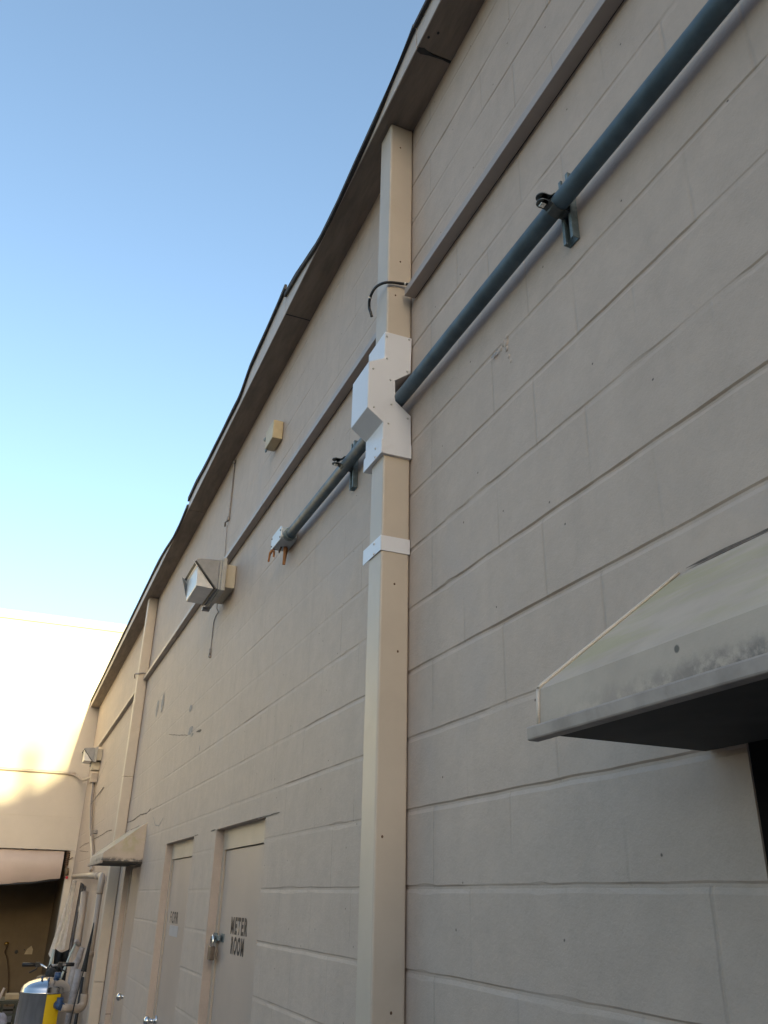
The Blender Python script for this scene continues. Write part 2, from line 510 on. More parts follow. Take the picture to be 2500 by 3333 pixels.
# eave: soffit boards, fascia and the torn roofing edge, all following the sag seen along the roof line
SEAM = [-4.0, 1.973, 3.742, 6.62, YF - 0.01]
sof = MB()
for a, b in zip(SEAM, SEAM[1:]):
    g_ = 0.004
    sof.box(-0.145, 0.0, a + g_, b - g_, TOP, TOP + 0.02)
sof.box(-0.14, 0.0, -4, YF - .01, TOP + 0.022, TOP + 0.03)
part('soffit', sof, SOFFIT, bld)

def interp(tab, y):
    if y <= tab[0][0]: return tab[0][1]
    for (a, u), (b, v) in zip(tab, tab[1:]):
        if y <= b:
            t = (y - a) / (b - a); return u + (v - u) * t
    return tab[-1][1]
BOT = [[(-4, 4.885), (1.84, 4.885), (1.966, 4.893)],
       [(1.978, 4.899), (2.155, 4.866), (2.235, 4.850), (2.304, 4.829), (2.40, 4.812), (2.556, 4.795), (2.72, 4.778), (2.935, 4.766), (3.10, 4.774), (3.21, 4.792), (3.345, 4.828), (3.487, 4.858), (3.74, 4.900)],
       [(3.745, 4.962), (3.94, 4.949), (4.13, 4.935), (4.36, 4.922), (4.55, 4.912), (4.78, 4.828), (5.3, 4.838), (5.93, 4.853), (6.3, 4.872), (6.61, 4.862)],
       [(6.63, 4.800), (6.75, 4.782), (7.15, 4.758), (7.52, 4.800), (7.9, 4.845), (8.6, 4.868), (11.2, 4.867), (13.6, 4.862), (15.7, 4.871)]]
TOPZ = [[(-4, 4.905), (1.86, 4.905), (1.966, 4.912)],
        [(1.978, 4.920), (2.03, 4.900), (2.12, 4.878), (2.2, 4.862), (2.31, 4.848), (2.5, 4.822), (2.7, 4.804), (2.9, 4.790), (3.05, 4.792), (3.165, 4.808), (3.36, 4.859), (3.53, 4.905), (3.74, 4.932)],
        [(3.745, 4.996), (3.895, 4.975), (4.11, 4.964), (4.33, 4.953), (4.55, 4.940), (4.78, 4.856), (5.27, 4.862), (5.74, 4.874), (6.04, 4.892), (6.29, 4.912), (6.61, 4.902)],
        [(6.63, 4.836), (6.72, 4.812), (7.15, 4.780), (7.52, 4.822), (7.8, 4.862), (8.25, 4.896), (11.2, 4.906), (13.5, 4.897), (15.7, 4.920)]]
fas = MB(); edge = MB()
def strip(mb, ys, xf, x_in, zlo, zhi):
    prev = None
    for y in ys:
        cur = [mb.v((xf(y), y, zlo(y))), mb.v((xf(y), y, zhi(y))), mb.v((x_in, y, zhi(y))), mb.v((x_in, y, zlo(y)))]
        if prev:
            for i in range(4):
                mb.bm.faces.new([prev[i], prev[(i + 1) % 4], cur[(i + 1) % 4], cur[i]])
        else: mb.bm.faces.new(list(reversed(cur)))
        prev = cur
    mb.bm.faces.new(prev)
for s in range(4):
    a, b = SEAM[s], SEAM[s + 1]
    n = 40
    ys = [a + 0.003 + (b - a - 0.006) * i / n for i in range(n + 1)]
    bt, tp = BOT[s], TOPZ[s]
    strip(fas, ys, lambda y: -0.150 + 0.0015 * noise.noise((y * 2, 0, 0)), -0.1455, lambda y: TOP - 0.002, lambda y: max(interp(bt, y) + 0.012, TOP + 0.004))
    jit = lambda y, k: 0.003 * noise.noise((y * 3.0, k, 1.0)) + 0.0015 * noise.noise((y * 17.0, k, 5.0))
    strip(edge, ys, lambda y: -0.166 + 0.004 * noise.noise((y * 2.1, 3, 0)), -0.1515, lambda y: interp(bt, y) + jit(y, 1), lambda y: interp(tp, y) + jit(y, 2))
part('fascia', fas, FASCIA, bld)
part('roof_edge', edge, ROOFING, bld)
rf = MB(); rf.box(-0.1435, 8.0, -4, YF - .01, TOP + 0.031, TOP + 0.085); part('roof', rf, ROOFING, bld)

# seam gaps and the torn corner in the soffit
tear = MB()
tear.prism([(-0.143, 1.967), (-0.122, 1.962), (-0.085, 1.974), (-0.03, 1.973), (-0.002, 1.969), (-0.002, 1.981), (-0.035, 1.979), (-0.09, 1.983), (-0.125, 1.990), (-0.143, 1.984)], 2, TOP - 0.0012, TOP + 0.001)
tear.prism([(-0.143, 3.738), (-0.002, 3.739), (-0.002, 3.744), (-0.143, 3.746)], 2, TOP - 0.0012, TOP + 0.001)
for (x, y) in ((-0.126, 1.915), (-0.100, 1.885)):
    tear.prism([(x + 0.005 * math.cos(k), y + 0.006 * math.sin(k)) for k in [i * .785 for i in range(8)]], 2, TOP - 0.0012, TOP + 0.001)
pieces('soffit_tear', tear, DARKM, bld)

# cracks and stains on the wall face
def ribbon(mb, pts, wd, x=-0.0022):
    """a thin irregular line lying on the wall; pts are (y, z)"""
    P = []
    for (a, b) in zip(pts, pts[1:]):
        n = max(2, int(math.dist(a, b) / 0.03))
        for i in range(n):
            t = i / n; P.append((a[0] + (b[0] - a[0]) * t, a[1] + (b[1] - a[1]) * t))
    P.append(pts[-1])
    prev = None
    for i, (y, z) in enumerate(P):
        z += 0.004 * noise.noise((y * 8, z * 8, 0))
        h = wd * (0.65 + 0.5 * noise.noise((y * 13, z * 13, 7)))
        if i in (0, len(P) - 1): h *= 0.2
        dy, dz = P[min(i + 1, len(P) - 1)][0] - P[max(i - 1, 0)][0], P[min(i + 1, len(P) - 1)][1] - P[max(i - 1, 0)][1]
        L = math.hypot(dy, dz) or 1
        cur = [mb.v((x, y - dz / L * h, z + dy / L * h)), mb.v((x, y + dz / L * h, z - dy / L * h))]
        if prev: mb.bm.faces.new([prev[0], prev[1], cur[1], cur[0]])
        prev = cur
ck = MB()
ribbon(ck, [(9.10, 2.447), (8.685, 2.434), (8.199, 2.45), (7.799, 2.435), (7.56, 2.458)], 0.007)
ribbon(ck, [(12.6, 2.467), (11.604, 2.461), (10.958, 2.471), (10.454, 2.454)], 0.009)
ribbon(ck, [(15.0, 2.451), (14.135, 2.466), (13.344, 2.454)], 0.008)
ribbon(ck, [(14.861, 2.405), (13.194, 2.326)], 0.006)
ribbon(ck, [(13.9, 3.27), (13.2, 3.36), (12.5, 3.47)], 0.005)
ribbon(ck, [(7.1, 2.99), (6.2, 2.845)], 0.003)
ribbon(ck, [(5.87, 2.815), (5.68, 2.80)], 0.010)
ribbon(ck, [(4.02, 2.128), (3.84, 2.13), (3.66, 2.131)], 0.004)
ribbon(ck, [(5.06, 2.134), (4.93, 2.135)], 0.004)
ribbon(ck, [(5.54, 2.134), (5.40, 2.131)], 0.004)
pieces('wall_crack', ck, CRACK, bld)
stn = MB()
def blot(mb, y, z, ry, rz, x=-0.0026, seed=0, n=14):
    mb.face([(x, y + ry * math.cos(2 * math.pi * k / n) * (1 + .45 * noise.noise((k * 1.3, seed, 0))), z + rz * math.sin(2 * math.pi * k / n) * (1 + .45 * noise.noise((k * 1.7, seed, 5)))) for k in range(n)])
blot(stn, 8.02, 3.37, 0.075, 0.075, seed=1); blot(stn, 7.72, 3.37, 0.07, 0.085, seed=2)
blot(stn, 6.21, 3.04, 0.06, 0.025, seed=3); blot(stn, 6.10, 2.86, 0.10, 0.03, seed=4)
blot(stn, 6.02, 2.82, 0.05, 0.012, seed=5); blot(stn, 5.68, 2.68, 0.012, 0.02, seed=6)
ribbon(stn, [(7.395, 2.378), (7.211, 2.304), (7.022, 2.284), (6.846, 2.335)], 0.006)
pieces('wall_stain', stn, STAIN, bld)
pl = MB()     # flaking paint below the near conduit
for (y, z, r_) in ((1.67, 3.261, .006), (1.689, 3.251, .010), (1.703, 3.241, .008), (1.741, 3.241, .007), (1.725, 3.236, .005), (1.673, 3.221, .009), (1.656, 3.168, .006), (1.664, 3.19, .007), (1.675, 3.24, .012), (1.76, 3.232, .004)):
    pl.ball((0.001, y, z), r_, 8, (0.5, 1.0, 1.3))
pieces('flaking_paint', pl, WALL, bld)
plk = MB()
for (y, z, a, b, s) in ((1.738, 3.236, .010, .006, 3), (1.722, 3.234, .008, .005, 8), (1.712, 3.240, .006, .003, 9), (1.668, 3.215, .003, .006, 12)):
    blot(plk, y, z, a, b, -0.008, s, 9)
pieces('bare_spot', plk, STAIN, bld)

# doors
def letters(txt, ya, yb, z0, z1, x, mt, parent, bold=0.04, name='lettering'):
    """one line of black stick-on capitals on a door, reading from ya down to yb"""
    cu_ = bpy.data.curves.new('txt', 'FONT'); cu_.body = txt; cu_.size = 1.0; cu_.extrude = 0.0
    cu_.offset = bold; cu_.space_character = 1.3
    tmp = bpy.data.objects.new('tmp', cu_); C.objects.link(tmp)
    bpy.context.view_layer.update()
    me = bpy.data.meshes.new_from_object(tmp.evaluated_get(bpy.context.evaluated_depsgraph_get()))
    bpy.data.objects.remove(tmp)
    xs = [v.co.x for v in me.vertices]; zs = [v.co.y for v in me.vertices]
    x0_, x1_, z0_, z1_ = min(xs), max(xs), min(zs), max(zs)
    for v in me.vertices:
        u, h = (v.co.x - x0_) / (x1_ - x0_), (v.co.y - z0_) / (z1_ - z0_)
        v.co = Vector((x, ya + (yb - ya) * u, z0 + (z1 - z0) * h)) - BASE[parent]
    me.name = name; me.materials.append(mt)
    o = bpy.data.objects.new(name, me); C.objects.link(o); o.parent = parent; BASE[o] = BASE[parent]
    return o

XD = 0.056
def door(i, a, b, label, knob_y=None):
    fr = MB()
    fr.box(0.046, 0.150, a, b, HEAD - 0.104, HEAD - 0.0005)
    fr.box(0.046, 0.150, a, a + 0.045, 0, HEAD - 0.104)
    fr.box(0.046, 0.150, b - 0.050, b, 0, HEAD - 0.104)
    part('door_frame', fr, FRAMEM, bld)
    lf = MB(); lf.box(XD, XD + 0.044, a + 0.047, b - 0.053, 0.012, HEAD - 0.109, 0.0015)
    o = part('door', lf, DOORM, bld, label)
    bk = MB(); bk.box(0.152, 0.16, a, b, 0, HEAD); part('door_backing', bk, DARKM, bld)
    if knob_y is not None:
        k = MB()
        k.tube([(XD, knob_y, 1.05), (XD - 0.012, knob_y, 1.05)], 0.033, 20)
        k.tube([(XD - 0.012, knob_y, 1.05), (XD - 0.045, knob_y, 1.05)], 0.013, 14)
        k.ball((XD - 0.062, knob_y, 1.05), 0.029, 18, (0.8, 1, 1))
        part('door_handle', k, CHROME, o)
    return o
d1 = door(1, OPEN[1][0], OPEN[1][1], 'flat beige door lettered METER ROOM with a padlock')
d2 = door(2, OPEN[2][0], OPEN[2][1], 'flat beige door with faint four letter sign and chrome knob', 6.45)
d3 = door(3, OPEN[3][0], OPEN[3][1], 'flat beige door in shade beneath the small far canopy', 7.95)
letters('METER', 4.605, 4.277, 1.630, 1.707, XD - 0.0015, BLACK, d1)
letters('ROOM', 4.572, 4.316, 1.543, 1.621, XD - 0.0015, BLACK, d1)
letters('FCPR', 6.372, 6.087, 1.630, 1.701, XD - 0.0015, BLACK, d2, 0.012)
stp = MB(); stp.box(XD - 0.002, XD - 0.0005, 6.05, 6.35, 1.555, 1.618); part('sticker', stp, STICK, d2)
hs = MB()
hs.box(XD - 0.004, XD - 0.0003, 4.735, 4.79, 1.585, 1.625); hs.box(0.036, 0.0455, 4.835, 4.895, 1.580, 1.625, 0.002)
hs.box(0.034, 0.040, 4.745, 4.885, 1.592, 1.617, 0.002)
hs.tube([(0.040, 4.835, 1.604), (0.015, 4.835, 1.604)], 0.009, 10)
part('hasp', hs, GALV, d1)
lock = thing('padlock', 'small brown bodied padlock hanging from the hasp of the METER ROOM door', 'padlock', (0.02, 4.835, 1.50))
lb = MB(); lb.box(0.006, 0.030, 4.803, 4.867, 1.500, 1.565, 0.004); part('lock_body', lb, BRASSB, lock)
sh = MB(); sh.tube([(0.018, 4.812, 1.56), (0.018, 4.812, 1.59), (0.018, 4.820, 1.608), (0.018, 4.835, 1.614), (0.018, 4.850, 1.608), (0.018, 4.858, 1.59), (0.018, 4.858, 1.56)], 0.0055, 10, smooth_n=3)
part('shackle', sh, CHROME, lock)

# dark doorway under the near canopy: a deep room, its darkness put into a near-black colour
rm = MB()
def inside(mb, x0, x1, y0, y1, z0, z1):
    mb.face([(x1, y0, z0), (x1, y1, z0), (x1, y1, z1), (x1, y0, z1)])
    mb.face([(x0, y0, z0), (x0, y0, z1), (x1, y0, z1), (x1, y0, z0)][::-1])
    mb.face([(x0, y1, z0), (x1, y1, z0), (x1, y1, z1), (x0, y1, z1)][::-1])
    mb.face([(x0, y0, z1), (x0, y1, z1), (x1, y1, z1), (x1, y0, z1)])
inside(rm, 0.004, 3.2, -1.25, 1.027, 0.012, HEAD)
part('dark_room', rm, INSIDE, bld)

# ------------------------------------------------------------------ canopies over the doors
def canopy(y1, y0, label):
    c = thing('door_canopy', label, 'canopy', (-0.17, y1, 2.03), 'small canopies over the side doors')
    sh_ = MB()
    n = 12
    prof = [(-0.001, 2.352), (-0.055, 2.311), (-0.17, 2.222), (-0.314, 2.110), (-0.3195, 2.1035), (-0.3225, 2.046)]
    L = y1 - y0; rings = []
    for i in range(n + 1):
        y = y0 + L * i / n
        rings.append([sh_.v((x + (0.002 * noise.noise((y * 3, j, 0)) if 0 < j < 5 else 0), y, z + (0.004 * noise.noise((y * 2, j * 2, 4)) if j < 3 else 0))) for j, (x, z) in enumerate(prof)])
    for a, b in zip(rings, rings[1:]):
        for j in range(len(prof) - 1):
            sh_.bm.faces.new([a[j], a[j + 1], b[j + 1], b[j]])
    for rg, y in ((rings[0], y0), (rings[-1], y1)):
        sh_.bm.faces.new([*rg, sh_.v((-0.001, y, 2.046))])
    part('canopy_shell', sh_, CANOPY, c)
    eb = MB(); eb.tube([(-0.3195, y1, 2.106), (-0.314, y1, 2.112), (-0.17, y1, 2.224), (-0.055, y1, 2.313), (-0.004, y1, 2.353)], 0.0032, 8)
    eb.tube([(-0.3205, y1, 2.104), (-0.3235, y1, 2.048)], 0.003, 8); part('edge_bead', eb, TRIM2, c)
    gp = MB(); ribbon(gp, [(y1 - 0.02, 2.3555), (y1 - 0.12, 2.3562), (y1 - 0.30, 2.3555), (y1 - 0.6, 2.356)], 0.0032, -0.0035); part('sealant_crack', gp, CRACK, c)
    lp = MB(); lp.box(-0.340, -0.318, y0 - 0.012, y1 + 0.010, 2.024, 2.0455, 0.003); part('drip_edge', lp, mat_lip, c)
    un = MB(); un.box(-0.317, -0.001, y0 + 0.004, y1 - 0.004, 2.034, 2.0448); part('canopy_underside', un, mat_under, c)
    return c
TRIM2 = mat('pale_edge_bead', (0.56, 0.50, 0.43), 0.55, var=0.1, scale=12)
mat_lip = mat('weathered_drip_edge', (0.31, 0.26, 0.225), 0.6, var=0.2, scale=14, dirt=(0.14, 0.11, 0.09), dirt_amt=0.6, dirt_scale=9)
mat_under = mat('shaded_canopy_underside', (0.05, 0.043, 0.036), 0.8, var=0.2)  # shade beneath the canopy is put into this near-black colour
canopy(1.120, -1.35, 'large near canopy stained green with black mould along its front')
canopy(8.76, 7.68, 'small far cream canopy beyond the two lettered doors')

# ------------------------------------------------------------------ downspouts
def downspout(y0, y1, label, gap):
    t = thing('downspout', label, 'downspout', (-0.05, y0, 0), 'square cream downspouts on the block wall')
    mb = MB()
    segs = [(0.02, gap[0]), (gap[1], TOP - 0.003)] if gap else [(0.02, 1.06), (1.062, 2.879), (2.881, TOP - 0.003)]
    for a, b in segs: mb.box(-0.103, -0.004, y0, y1, a, b, 0.006)
    part('spout_pipe', mb, SPOUT, t)
    return t
ds = downspout(2.328, 2.440, 'square cream downspout in the foreground wearing a white sheet metal offset cover', (3.25, 3.62))
hz = [(-0.004, 3.694), (-0.112, 3.693), (-0.112, 3.576), (-0.172, 3.543), (-0.172, 3.352), (-0.112, 3.307), (-0.112, 3.192), (-0.003, 3.192), (-0.006, 3.357), (-0.066, 3.405), (-0.069, 3.490), (-0.008, 3.538)]
hb = MB(); hb.prism(hz, 1, 2.319, 2.481, 0.0018)
hob = part('offset_cover', hb, WHITE, ds, 'white folded sheet metal cover stepping out around the conduit')
fl = MB()
fl.box(-0.1165, -0.004, 2.316, 2.484, 3.184, 3.236); part('cover_skirt', fl, WHITE, hob)
scr = MB()
for (x, z) in ((-0.105, 3.672), (-0.016, 3.684), (-0.103, 3.575), (-0.155, 3.516), (-0.022, 3.541), (-0.088, 3.487), (-0.082, 3.385), (-0.148, 3.357), (-0.019, 3.343), (-0.092, 3.305)):
    scr.ball((x, 2.317, z), 0.0042, 10, (1, 0.6, 1))
for z in (3.226, 3.192): scr.ball((-0.1175, 2.372, z), 0.0042, 10, (0.6, 1, 1))
pieces('rivet', scr, RIVET, hob)
st = MB()
st.prism([(-0.003, 2.3265), (-0.105, 2.3265), (-0.1055, 2.482), (-0.1075, 2.482), (-0.1075, 2.3245), (-0.003, 2.3245)], 2, 2.829, 2.882)
so = part('strap', st, WHITE, ds, 'white metal strap round the downspout below the cover')
ss = MB()
for z in (2.870, 2.834): ss.ball((-0.1085, 2.382, z), 0.0042, 10, (0.6, 1, 1))
pieces('rivet', ss, RIVET, so)
nl = MB()
for (x, z) in ((-0.055, 2.72), (-0.04, 2.50), (-0.07, 3.88), (-0.052, 4.05), (-0.08, 1.96), (-0.045, 1.53), (-0.06, 4.66)):
    nl.ball((x, 2.3275, z), 0.0035, 8, (1, .5, 1.2))
pieces('nail_head', nl, RUST, ds)
downspout(9.11, 9.222, 'plain square cream downspout rising behind the far canopy', None)

# ------------------------------------------------------------------ raceways and loose cables
def raceway(y0, y1, label, joints):
    t = thing('cable_raceway', label, 'raceway', (0, y0, 3.865), 'beige cable raceway runs under the eave')
    mb = MB(); mb.box(-0.0455, -0.003, y0, y1, 3.865, 3.8975, 0.002); part('channel', mb, TRIM, t)
    j = MB()
    for y in joints: j.box(-0.0470, -0.002, y - 0.02, y + 0.02, 3.8635, 3.899, 0.0015)
    if joints: pieces('coupling', j, TRIM, t)
    b = MB(); b.box(-0.003, 0.0008, y0 + .002, y1 - .002, 3.868, 3.894); part('backing_strip', b, DARKM, t)
    return t
raceway(-4.0, 2.300, 'nearest beige raceway, right of the foreground downspout', [])
raceway(2.452, 9.098, 'middle beige raceway between the two downspouts, passing the big wall lamp', [3.62, 4.35, 7.0])
raceway(9.23, 13.95, 'farthest short beige raceway, beyond the far downspout', [12.1])
cb = thing('black_cable', 'thick black cable looping round the foreground downspout', 'cable', (-0.1, 2.4, 3.9))
cm = MB(); cm.tube([(-0.02, 2.303, 3.930), (-0.05, 2.314, 3.932), (-0.09, 2.315, 3.925), (-0.120, 2.322, 3.918), (-0.134, 2.36, 3.926), (-0.136, 2.40, 3.930), (-0.134, 2.435, 3.918), (-0.128, 2.452, 3.893), (-0.124, 2.446, 3.868), (-0.118, 2.448, 3.850)], 0.0056, 10, smooth_n=5)
cab = part('cable_run', cm, RUBBER, cb)
ti = MB(); ti.tube([(-0.036, 2.309, 3.931), (-0.041, 2.311, 3.932)], 0.0072, 10); ti.tube([(-0.1345, 2.425, 3.924), (-0.1342, 2.430, 3.921)], 0.0072, 10)
pieces('cable_tie', ti, TIE, cab)
fc = MB(); fc.tube([(-0.02, 9.095, 3.935), (-0.07, 9.10, 3.935), (-0.11, 9.11, 3.925), (-0.130, 9.17, 3.935), (-0.125, 9.25, 3.93), (-0.115, 9.27, 3.91)], 0.007, 8, smooth_n=4)
solo('grey_cable', fc, WIRE, 'thin grey cable bent round the far downspout', 'cable', (-0.1, 9.1, 3.93))
wu = MB(); wu.tube([(-0.006, 5.52, 4.76), (-0.006, 5.508, 4.519), (-0.006, 5.507, 4.30), (-0.007, 5.507, 4.27)], 0.006, 8)
wu.ball((-0.012, 5.507, 4.735), 0.012, 8); wu.tube([(-0.008, 5.507, 4.285), (-0.012, 5.51, 4.255)], 0.011, 8); wu.tube([(-0.012, 5.51, 4.255), (-0.02, 5.56, 4.262), (-0.015, 5.575, 4.235)], 0.006, 6)
wu.tube([(-0.005, 5.56, 4.24), (-0.005, 5.532, 4.086), (-0.005, 5.50, 3.9)], 0.0025, 6)
solo('dead_wire', wu, WIRE, 'thin painted wire with a frayed end hanging just below the eave', 'wire', (0, 5.51, 4.3))
wd = MB(); wd.tube([(-0.05, 5.35, 3.61), (-0.02, 5.52, 3.60), (-0.006, 5.53, 3.575), (-0.006, 5.60, 3.568), (-0.005, 5.655, 3.53), (-0.005, 5.655, 3.415), (-0.006, 5.652, 3.34)], 0.0032, 8, smooth_n=3)
wd.tube([(-0.007, 5.652, 3.345), (-0.007, 5.650, 3.305)], 0.009, 8); wd.ball((-0.008, 5.648, 3.29), 0.011, 8)
solo('hanging_wire', wd, WIRE, 'loose grey wire dangling from the underside of the big wall lamp', 'wire', (0, 5.6, 3.4))

# ------------------------------------------------------------------ conduit on strut brackets, ending in a junction box
cd = thing('conduit', 'blue grey metal conduit running high along the wall towards the camera', 'conduit', (-0.046, -4, 3.422))
pm = MB(); pm.tube([(-0.046, -4, 3.422), (-0.046, 0.5, 3.422), (-0.046, 2.0, 3.422), (-0.046, 3.688, 3.422)], 0.0243, 28); pp = part('pipe', pm, PIPE, cd)
cl = MB(); cl.tube([(-0.046, 3.655, 3.422), (-0.046, 3.688, 3.422)], 0.031, 24); part('collar', cl, GALV, cd)

def strut(y, label):
    t = thing('strut_bracket', label, 'bracket', (0, y, 3.312), 'steel strut brackets holding the conduit')
    ch = MB(); wd_, dp, th = 0.0205, 0.0212, 0.0026
    z0, z1 = 3.314, 3.530
    prof = [(-0.001, y - wd_), (-0.001, y + wd_), (-dp, y + wd_), (-dp, y + 0.010), (-dp + 0.006, y + 0.010), (-dp + 0.006, y + 0.010 + th), (-dp + th, y + 0.010 + th), (-dp + th, y + wd_ - th), (-0.001 - th, y + wd_ - th),
            (-0.001 - th, y - wd_ + th), (-dp + th, y - wd_ + th), (-dp + th, y - 0.010 - th), (-dp + 0.006, y - 0.010 - th), (-dp + 0.006, y - 0.010), (-dp, y - 0.010), (-dp, y - wd_)]
    ch.prism(prof, 2, z0, z1); part('strut_channel', ch, GALV, t)
    # two strap halves closing over the pipe, tail bent out under a square nut
    cp = MB()
    c0 = (-0.046, 3.422); r = 0.0262; hw = 0.0155
    for s, a0, a1 in ((1, -60, 150), (-1, 60, -150)):
        arc = [(c0[0] + r * math.cos(R(a0 + (a1 - a0) * k / 16)), c0[1] + r * math.sin(R(a0 + (a1 - a0) * k / 16))) for k in range(17)]
        tail = [(c0[0] - r - 0.004, c0[1] + s * 0.0085), (c0[0] - r - 0.022, c0[1] + s * 0.0085)]
        foot = [(-0.0216, c0[1] - s * 0.024)]
        line = foot + arc + tail
        prev = None
        for k, (x, z) in enumerate(line):
            nx, nz = x - c0[0], z - c0[1]; L = math.hypot(nx, nz) or 1; ox, oz = nx / L * 0.0028, nz / L * 0.0028
            if k > 16: ox, oz = 0, s * 0.0028
            cur = [cp.v((x, y - hw, z)), cp.v((x, y + hw, z)), cp.v((x + ox, y + hw, z + oz)), cp.v((x + ox, y - hw, z + oz))]
            if prev:
                for q in range(4): cp.bm.faces.new([prev[q], prev[(q + 1) % 4], cur[(q + 1) % 4], cur[q]])
            prev = cur
        cp.bm.faces.new(prev)
        # rounded ear at the tail
        cx = c0[0] - r - 0.020; cz = c0[1] + s * 0.0085
        cp.prism([(cx + 0.015 * math.cos(a), y + 0.0155 * math.sin(a)) for a in [2 * math.pi * i / 16 for i in range(16)]], 2, cz, cz + s * 0.0028)
    co = part('pipe_clamp', cp, CLAMP, t)
    bt_ = MB(); bx = c0[0] - r - 0.019
    bt_.tube([(bx, y, c0[1] - 0.020), (bx, y, c0[1] + 0.019)], 0.0036, 10)
    bt_.box(bx - 0.0075, bx + 0.0075, y - 0.0075, y + 0.0075, c0[1] - 0.0175, c0[1] - 0.0118, 0.001)
    bt_.tube([(bx, y, c0[1] + 0.0114), (bx, y, c0[1] + 0.0158)], 0.0072, 12)
    part('bolt', bt_, ZINC, co)
    return t
b1 = strut(1.325, 'near steel strut bracket clamping the conduit right of the foreground downspout')
copy_tree(b1, (0, 2.877, 3.318), 'smaller looking steel strut bracket between the junction box and white cover')

jb = thing('junction_box', 'grey metal junction box ending the conduit, orange plastic tabs hanging below', 'junction box', (0, 3.78, 3.40))
Y0, Y1, Z0, Z1 = 3.688, 3.868, 3.402, 3.472
def lid_outline(e): return [(Y0 - e, Z0 + .012), (Y0 + .012, Z0 - e), (Y1 - .012, Z0 - e), (Y1 + e, Z0 + .012), (Y1 + e, Z1 - .014), (Y1 - .016, Z1 + e), (Y0 + .016, Z1 + e), (Y0 - e, Z1 - .014)]
bm_ = MB(); bm_.prism(lid_outline(0), 0, -0.080, -0.004, 0.003)
part('box_body', bm_, BOXGREY, jb)
lm = MB(); lm.prism(lid_outline(.002), 0, -0.087, -0.0805, 0.002)
lo = part('lid', lm, BOXLID, jb)
ls = MB()
for (y, z) in ((Y0 + .012, 3.448), (Y0 + .013, 3.412), (Y1 - .012, 3.418), (Y1 - .014, 3.458)): ls.tube([(-0.0865, y, z), (-0.0895, y, z)], 0.0045, 10)
pieces('screw', ls, DARKM, lo)
def leaf(mb, base, tip, w0, w1, th):
    b_, t_ = Vector(base), Vector(tip); s = Vector((0.5, 0.866, 0)); n_ = (t_ - b_).cross(s).normalized() * th
    a = [b_ + s * w0, b_ - s * w0, t_ - s * w1, t_ + s * w1]
    lo_ = [mb.v(p + n_) for p in a]; hi_ = [mb.v(p - n_) for p in a]
    mb.bm.faces.new(lo_); mb.bm.faces.new(hi_[::-1])
    for i in range(4): mb.bm.faces.new([lo_[i], hi_[i], hi_[(i + 1) % 4], lo_[(i + 1) % 4]])
ot = MB()
leaf(ot, (-0.078, 3.86, 3.404), (-0.088, 3.87, 3.386), .008, .008, .004); leaf(ot, (-0.088, 3.87, 3.388), (-0.089, 3.885, 3.345), .007, .003, .004)
leaf(ot, (-0.078, 3.85, 3.404), (-0.074, 3.845, 3.388), .008, .007, .004); leaf(ot, (-0.074, 3.845, 3.389), (-0.073, 3.85, 3.362), .006, .003, .004)
part('orange_tab', ot, ORANGE, jb)
ot = MB(); leaf(ot, (-0.026, 3.80, 3.404), (-0.028, 3.80, 3.372), .018, .017, .007); leaf(ot, (-0.028, 3.80, 3.373), (-0.030, 3.805, 3.312), .015, .005, .006)
part('orange_tab', ot, ORANGE, jb)
ot = MB(); leaf(ot, (-0.05, 3.80, 3.403), (-0.058, 3.81, 3.374), .005, .004, .003); part('orange_tab', ot, RUST, jb)

sb = thing('sensor_box', 'small yellowed plastic box on the wall just below the eave', 'box', (0, 4.3, 4.30))
s1 = MB(); s1.box(-0.062, -0.002, 4.155, 4.325, 4.225, 4.345, 0.004); part('box_body', s1, YBOX, sb)
s2 = MB(); s2.tube([(-0.05, 4.325, 4.31), (-0.055, 4.35, 4.31)], 0.012, 10); s2.ball((-0.056, 4.352, 4.31), 0.012, 8); s2.box(-0.058, -0.05, 4.30, 4.33, 4.212, 4.226); pieces('eyelet', s2, GALV, sb)

# ------------------------------------------------------------------ wall lamps
def wall_lamp(label):
    t = thing('wall_lamp', label, 'wall lamp', (0, 5.25, 3.6), 'boxy grey wall lamps')
    a = MB(); a.box(-0.069, -0.002, 5.085, 5.44, 3.602, 3.760, 0.004); part('mounting_box', a, YBOXP, t)
    f_ = MB(); f_.box(-0.099, -0.070, 5.052, 5.475, 3.568, 3.788, 0.003); f_.box(-0.112, -0.0995, 5.068, 5.459, 3.575, 3.780, 0.002); part('flange', f_, FLANGE, t)
    h_ = MB()
    def roofpoly(y0, y1): h_.prism([(-0.113, 3.776), (-0.240, 3.766), (-0.266, 3.758), (-0.2665, 3.748), (-0.124, 3.583), (-0.113, 3.580)], 1, y0, y1, 0.002)
    roofpoly(5.072, 5.455); part('hood', h_, BRONZE, t)
    r_ = MB(); r_.prism([(-0.2685, 3.7475), (-0.272, 3.742), (-0.127, 3.576), (-0.124, 3.5815)], 1, 5.068, 5.459); part('gasket', r_, DARKM, t)
    l_ = MB(); l_.prism([(-0.2625, 3.7285), (-0.2525, 3.720), (-0.246, 3.592), (-0.242, 3.586), (-0.140, 3.581), (-0.135, 3.584)], 1, 5.088, 5.44, 0.003); part('lens', l_, LENSM, t)
    u_ = MB(); u_.box(-0.13, -0.08, 5.44, 5.478, 3.548, 3.569, 0.002); part('latch', u_, BRONZE, t)
    return t
YBOXP = mat('lamp_box_paint', (0.47, 0.42, 0.33), 0.5, var=0.06, scale=12)
wl = wall_lamp('big wall lamp in mid wall, beside the end of the conduit')
copy_tree(wl, (0, 13.48 - 5.085 + 5.25, 3.6), 'farthest wall lamp near the corner, a conduit box under it')
fx = thing('conduit_box', 'cream conduit box in the corner under the farthest wall lamp', 'junction box', (-0.05, 13.9, 3.3))
